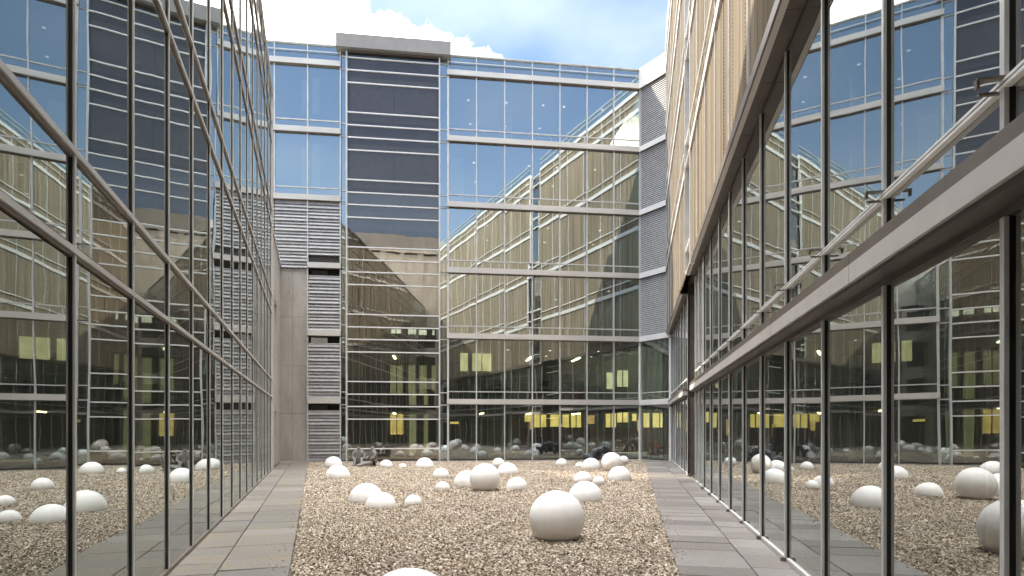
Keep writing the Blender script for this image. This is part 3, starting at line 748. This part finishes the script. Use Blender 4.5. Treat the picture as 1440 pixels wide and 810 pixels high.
for (a, b) in ((0.05, GAP0), (GAP1, LEN)):
    B('plinth', rw, a, b, -.025, .1, -.01, .049, m='beam')
    nseg = max(1, round((b-a)/3.04)); w = (b-a)/nseg
    for i in range(nseg):      # beam casing in panels with open joints
        MB().box(a+i*w+.007, a+(i+1)*w-.007, -.20, -.02, 2.885, 3.035, 'beam').box(a+i*w+.004, a+(i+1)*w-.004, -.195, -.02, 3.036, 3.13, 'alu_dark').build('beam_panel', rw)
    B('beam_core', rw, a, b, -.0195, .3, 2.805, 3.10, m='soffit')
    B('beam_soffit', rw, a, b, -.17, -.02, 2.85, 2.883, m='soffit')
    # deep upper band under the screens
    nseg = max(1, round((b-a)/1.52)); w = (b-a)/nseg
    MB().box(a, b, -.30, -.262, 6.56, 6.72, 'alu_dark').box(a, b, -.275, -.20, 6.535, 6.559, 'beam').build('upper_band', rw)
    for i in range(nseg): MB().box(a+i*w+.006, a+(i+1)*w-.006, -.198, -.002, 6.56, 6.60, 'soffit').build('soffit_panel', rw)
    B('upper_core', rw, a, b, -.0, .4, 6.51, 6.9, m='soffit')
# rail in front of the first floor glass with clips at the mullions
rl = MB().box(GAP1, LEN, -.044, -.004, 3.468, 3.487, 'rail_white').box(GAP1, LEN, -.044, -.004, 3.497, 3.515, 'rail_white').box(GAP1, LEN, -.040, -.006, 3.4875, 3.4965, 'black').build('guard_rail', rw)
MB().box(0.05, GAP0, -.044, -.004, 3.47, 3.515, 'rail_white').build('guard_rail', rw)
for x in RXB:
    MB().box(x-.022, x+.022, -.16, -.0, 3.521, 3.533, 'alu_dark').box(x-.05, x-.028, -.13, -.02, 3.462, 3.4745, 'alu_dark').box(x-.012, x+.012, -.16, -.145, 3.48, 3.5255, 'alu_dark').build('rail_clip', rw)
# recessed stair gap
B('gap_back', rw, GAP0, GAP1, .8, .9, 0, HR-.5, m='black')
B('gap_side', rw, GAP0-.05, GAP0, .0, .8, 0, HR-.5, m='alu_dark')
B('gap_side', rw, GAP1, GAP1+.05, .12, .8, 0, HR-.5, m='black')
pane(rw, GAP0+.02, GAP1-.02, .5, .05, HR-.6, 'gl_tower', 'gap_pane')
for k in range(0, 6):
    for d in (-0.4, 0.0, .66, 1.35):
        z = FL[k]+d
        B('gap_rail', rw, GAP0, GAP1, .36, .44, z-.025, z+.025)
# screens
def screen(x0, x1, z0, z1, y=-.235):
    mb = MB(); k = mb._m('screen'); n = 0; x = x0+.01; pts = []
    side = 0
    while x < x1-.02:
        pts.append((x, y-(.0 if side else .045))); x += random.choice((.045, .06, .09, .035)); side ^= 1
    pts.append((x1-.01, y))
    i0 = len(mb.v)
    for (a, b) in pts: mb.v += [(a, b, z0), (a, b, z1), (a, b+.012, z0), (a, b+.012, z1)]
    for j in range(len(pts)-1):
        p = i0+j*4; q = p+4
        mb.f += [(p, q, q+1, p+1), (p+2, p+3, q+3, q+2), (p+1, q+1, q+3, p+3), (p, p+2, q+2, q)]; mb.mi += [k]*4
    mb.build('screen_panel', rw)
SXA = [0.05+(sR(19.4)-0.05)*i/6 for i in range(7)]
S2 = sR(17.6); SXB = [S2+(LEN-S2)*i/12 for i in range(13)]
SG0, SG1 = SXA[-1], SXB[0]
FZ = [6.721]+FL[2:]+[HR-.9]
for SX in (SXA, SXB):
    for r in range(len(FZ)-1):
        z0, z1 = FZ[r]+(.0 if r == 0 else .26), FZ[r+1]-.03
        for (a, b) in xs(SX): screen(a, b, z0, z1)
        if r: MB().box(SX[0], SX[-1], -.33, -.20, FZ[r]+.0, FZ[r]+.23, 'band').build('floor_band', rw)
        if r: MB().tube((SX[0], -.34, FZ[r]+.66), (SX[-1], -.34, FZ[r]+.66), .03, 'white', 6).build('screen_rail', rw)
    for x in SX: MB().box(x-.02, x+.02, -.305, -.21, FZ[0], HR-.9, 'alu').build('screen_post', rw)
    B('floor_band', rw, SX[0], SX[-1], -.34, -.20, HR-.92, HR-.70, m='band')
    for (a, b) in xs(SX): pane(rw, a+.02, b-.02, -.27, HR-.68, HR-.05, 'gl_back', 'parapet_pane')
    for z in (HR-.36, HR-.03): B('parapet_rail', rw, SX[0], SX[-1], -.33, -.28, z-.02, z+.02)
B('upper_wall', rw, 0, SG0-.02, .0, .3, 6.91, HR-.7, m='dark'); B('upper_wall', rw, SG1+.02, LEN, .0, .3, 6.91, HR-.7, m='dark')
# narrow glazed strip between the two screens
pane(rw, SG0+.04, SG1-.04, -.12, 6.6, HR-.8, 'gl_tower', 'strip_pane')
for k in range(1, 6):
    for d in (0.0, .72): B('strip_bracket', rw, SG0, SG1, -.30, -.13, FL[k]+d+.25, FL[k]+d+.31, m='white')
B('edge_trim', rw, SG1-.03, SG1+.03, -.335, -.19, 6.5, HR-.7, m='white'); B('edge_trim', rw, SG0-.03, SG0+.03, -.335, -.19, 6.73, HR-.7, m='band')
# interior
B('floor_slab', rw, 0, LEN, .12, 5.5, -.04, .0, m='carpet'); B('floor_slab', rw, GAP1+.1, LEN, .32, 5.5, 2.88, 3.24, m='ceiling'); B('floor_slab', rw, 0, GAP0-.06, .32, 5.5, 2.88, 3.24, m='ceiling')
B('rear_wall', rw, 0, LEN, 5.5, 5.7, 0, HR-.7, m='interior'); B('end_wall', rw, -.12, -.02, .35, 5.7, 0, HR-.7, m='interior'); B('roof', rw, 0, LEN, .31, 6, HR-.8, HR-.69, m='ceiling')
B('ceiling', rw, GAP1+.1, LEN, .41, 5.5, 6.51, 6.8, m='ceiling')
for i, x in enumerate(RXB[::4]): MB().tube((x, 1.6, .0), (x, 1.6, 2.87), .14, 'pale', 12).build('column', rw, True)

# ------------------------------------------------------------------ building behind the viewpoint (seen in the glass)
sb = root('office_building', (13.0, -4.2, 0), math.pi, 'stone and glass building behind the viewpoint, seen only mirrored in the far glass', 'building')
SW = 28.0; SH = 22.6
B('core', sb, 0, SW, .5, 9, 0, SH, m='dark')
for k in range(6):
    z = FL[k]; B('spandrel', sb, 0, SW, -.1, .49, z-.3 if k < 4 else FL[k-1]+.76, z+.75, m='concrete')
    if k > 3: continue
    B('glass_band', sb, 0, SW, .12, .15, (0.02 if k == 0 else FL[k-1]+.76), z-.31, m='black')
for i in range(15): B('pier', sb, i*2-.3, i*2+.3, -.16, -.101, 0, SH, m='concrete')
B('parapet', sb, -.1, SW+.1, -.3, .6, SH-1.5, SH, m='concrete')

# ------------------------------------------------------------------ white globes
def globe(x, y, c, r, label):
    import bmesh
    bm = bmesh.new(); bmesh.ops.create_uvsphere(bm, u_segments=48, v_segments=28, radius=r)
    for f in bm.faces: f.smooth = True
    # moulding seam round the middle
    me = bpy.data.meshes.new('garden_globe'); bm.to_mesh(me); bm.free(); me.materials.append(M['globe'])
    o = bpy.data.objects.new('garden_globe', me); COL.objects.link(o); o.location = (x, y, c)
    o.rotation_euler = (random.uniform(-.1, .1), random.uniform(-.1, .1), random.uniform(0, 6))
    tag(o, label, 'globe', 'white globes half sunk in the gravel')
for (gx, gy, c, rr, foot, lab) in GLOBES: globe(gx, gy, c, rr, lab)

# ------------------------------------------------------------------ figures by the back glass
def skin_body(name, pts, edges, rad, mat, loc, rz, label, cat, group=None, sub=2, rootv=0):
    me = bpy.data.meshes.new(name); me.from_pydata(pts, edges, []); me.update()
    o = bpy.data.objects.new(name, me); COL.objects.link(o)
    sk = o.modifiers.new('skin', 'SKIN'); sk.use_smooth_shade = True
    for i, r in enumerate(rad):
        v = me.skin_vertices[0].data[i]; v.radius = (r, r) if isinstance(r, (int, float)) else r; v.use_root = (i == rootv)
    ss = o.modifiers.new('sub', 'SUBSURF'); ss.levels = sub; ss.render_levels = sub
    tx = bpy.data.textures.new(name+'_lumps', 'CLOUDS'); tx.noise_scale = 0.09
    dm = o.modifiers.new('lumps', 'DISPLACE'); dm.texture = tx; dm.strength = 0.03 if mat == 'stone_grey' else 0.09; dm.texture_coords = 'LOCAL'
    me.materials.append(M[mat]); o.location = loc; o.rotation_euler = (0, 0, rz)
    return tag(o, label, cat, group)
def seated(loc, rz, sc, label, stretch):
    # pelvis, chest, neck, head | legs folded or stretched | arms down on the knees
    p = [(0, 0, .12), (0, .02, .36), (0, .0, .56), (0, -.03, .68), (0, -.05, .80),
         (.10, 0, .12), (.14, -.28*stretch, .30 if stretch < 1.2 else .13), (.14, -.5*stretch, .06), (.14, -.60*stretch, .05),
         (-.10, 0, .12), (-.14, -.26*stretch, .32 if stretch < 1.2 else .14), (-.14, -.45*stretch, .06), (-.14, -.55*stretch, .05),
         (.19, 0, .55), (.25, -.08, .36), (.18, -.24, .30), (-.19, 0, .55), (-.25, -.08, .36), (-.18, -.24, .28)]
    e = [(0, 1), (1, 2), (2, 3), (3, 4), (0, 5), (5, 6), (6, 7), (7, 8), (0, 9), (9, 10), (10, 11), (11, 12), (2, 13), (13, 14), (14, 15), (2, 16), (16, 17), (17, 18)]
    r = [.16, .15, .13, .055, .095, .10, .075, .05, .035, .10, .075, .05, .035, .07, .05, .035, .07, .05, .035]
    p = [tuple(c*sc for c in q) for q in p]; r = [q*sc for q in r]
    return skin_body('seated_sculpture', p, e, r, 'stone_grey', loc, rz, label, 'sculpture', 'grey seated figures by the back glass')
def at(px, py): y = EYE*F/(py-HOR); return ((px-720)*y/F, y, 0.0)
x, y, _ = at(525, 655.5); seated((x, y, 0), -.9, 1.12, 'grey weathered seated figure with a leg stretched left, right one of the pair', 1.25)
x, y, _ = at(503, 655); seated((x, y+.2, 0), .15, 1.08, 'grey weathered seated figure near the louvres, left one of the pair', .9)
x, y, _ = at(852, 657)  # low crouching figure, built as a lumpy arched body
p = [(0, 0, .72), (-.28, 0, .80), (-.52, .02, .60), (-.66, .0, .30), (-.60, -.05, .06), (-.80, 0, .50), (-1.0, .02, .44), (.25, .05, .66), (.45, .05, .45), (.55, .0, .22), (.62, -.08, .05), (-.3, .2, .45), (-.35, .25, .1), (.1, -.2, .84), (-.2, -.22, .88), (.2, .25, .3), (.25, .25, .05)]
e = [(0, 1), (1, 2), (2, 3), (3, 4), (3, 5), (5, 6), (0, 7), (7, 8), (8, 9), (9, 10), (1, 11), (11, 12), (0, 13), (13, 14), (7, 15), (15, 16)]
r = [.17, .16, .15, .12, .07, .11, .13, .16, .13, .11, .06, .12, .07, .09, .07, .12, .08]
skin_body('crouching_figure', p, e, r, 'figure_dark', (x, y+.15, 0), 0.1, 'dark knotted figure arching low like a crouching body behind the back globes', 'sculpture')

# ------------------------------------------------------------------ things inside, seen through the far glass
def world_on_back(px, off):
    p = BO+BN*off+BD*s_at(px, off); return (p.x, p.y)
def cabinet():
    x, y = world_on_back(814, 3.2); r = root('cabinet', (x, y, FL[0]+.28), RB, 'orange low cabinet standing on the first floor behind the far glass', 'cabinet')
    MB().box(-.42, .42, 0, .4, .08, .78, 'orange').build('body', r)
    for s in (-1, 1): B('door', r, min(s*.01, s*.40), max(s*.01, s*.40), -.02, -.001, .1, .76, m='orange')
    B('plinth', r, -.38, .38, .03, .37, 0, .079, m='black')
cabinet()
def desk(px, off, z, label, mon=True):
    x, y = world_on_back(px, off); r = root('office_desk', (x, y, z), RB, label, 'desk', 'desks behind the far glass')
    B('desk_top', r, -.75, .75, 0, .75, .71, .74, m='wood')
    for sx in (-.7, .66):
        B('leg', r, sx, sx+.04, .03, .07, 0, .709, m='black'); B('leg', r, sx, sx+.04, .68, .72, 0, .709, m='black')
    B('modesty_panel', r, -.65, .65, .68, .70, .3, .7, m='wood')
    if mon:
        x2, y2 = world_on_back(px, off+.3); m = root('monitor', (x2, y2, z+.741), RB, 'black monitor standing on the '+label, 'monitor', 'monitors on the desks')
        B('screen', m, -.27, .27, 0, .03, .12, .46, m='black'); B('stand', m, -.03, .03, .031, .06, .01, .3, m='alu'); B('foot', m, -.12, .12, -.05, .12, 0, .009, m='alu')
desk(700, 2.0, FL[0]+.29, 'desk on the first floor behind the third glass bay')
desk(765, 2.0, FL[0]+.29, 'desk on the first floor left of the orange cabinet')
desk(735, 3.0, .02, 'desk on the ground floor below the first floor desks', False)
desk(800, 4.5, .02, 'desk on the ground floor below the orange cabinet', False)
def counter():
    x, y = world_on_back(773, 5); r = root('reception_counter', (x, y, .016), RB, 'dark stepped reception counter in front of the lit ground floor windows', 'counter')
    B('front', r, -1.3, 1.0, 0, .08, 0, 1.1, m='wood'); B('top', r, -1.35, 1.05, -.05, .55, 1.101, 1.14, m='black'); B('high_block', r, -.5, 1.0, .1, .6, 1.142, 1.75, m='wood')
counter()
def chair():
    x, y = world_on_back(926, 2.4); r = root('armchair', (x, y, .016), RB+.4, 'low red armchair behind the ground floor glass of the angled link', 'armchair')
    B('seat', r, -.35, .35, -.3, .3, .15, .42, m='red'); B('backrest', r, -.35, .35, .301, .45, .15, .8, m='red')
    for s in (-1, 1): B('armrest', r, s*.43-.078, s*.43+.078, -.3, .42, .1, .58, m='red')
    for sx in (-.3, .3):
        for sy in (-.25, .25): MB().tube((sx, sy, 0), (sx, sy, .149), .02, 'black').build('leg', r)
chair()
def whiteboard():
    x, y = world_on_back(764, 1.2); r = root('display_stand', (x, y, FL[4]+.29), RB, 'white framed display stand on the top floor behind the glass', 'display')
    f = MB().box(-.5, .5, 0, .03, .25, .32, 'white').box(-.5, .5, 0, .03, .78, .85, 'white').box(-.5, -.43, 0, .03, .321, .779, 'white').box(.43, .5, 0, .03, .321, .779, 'white').build('frame', r)
    for s in (-.4, .36): B('leg', r, s, s+.04, 0, .03, 0, .249, m='white')
    B('panel', r, -.43, .43, .01, .02, .32, .78, m='interior')
whiteboard()
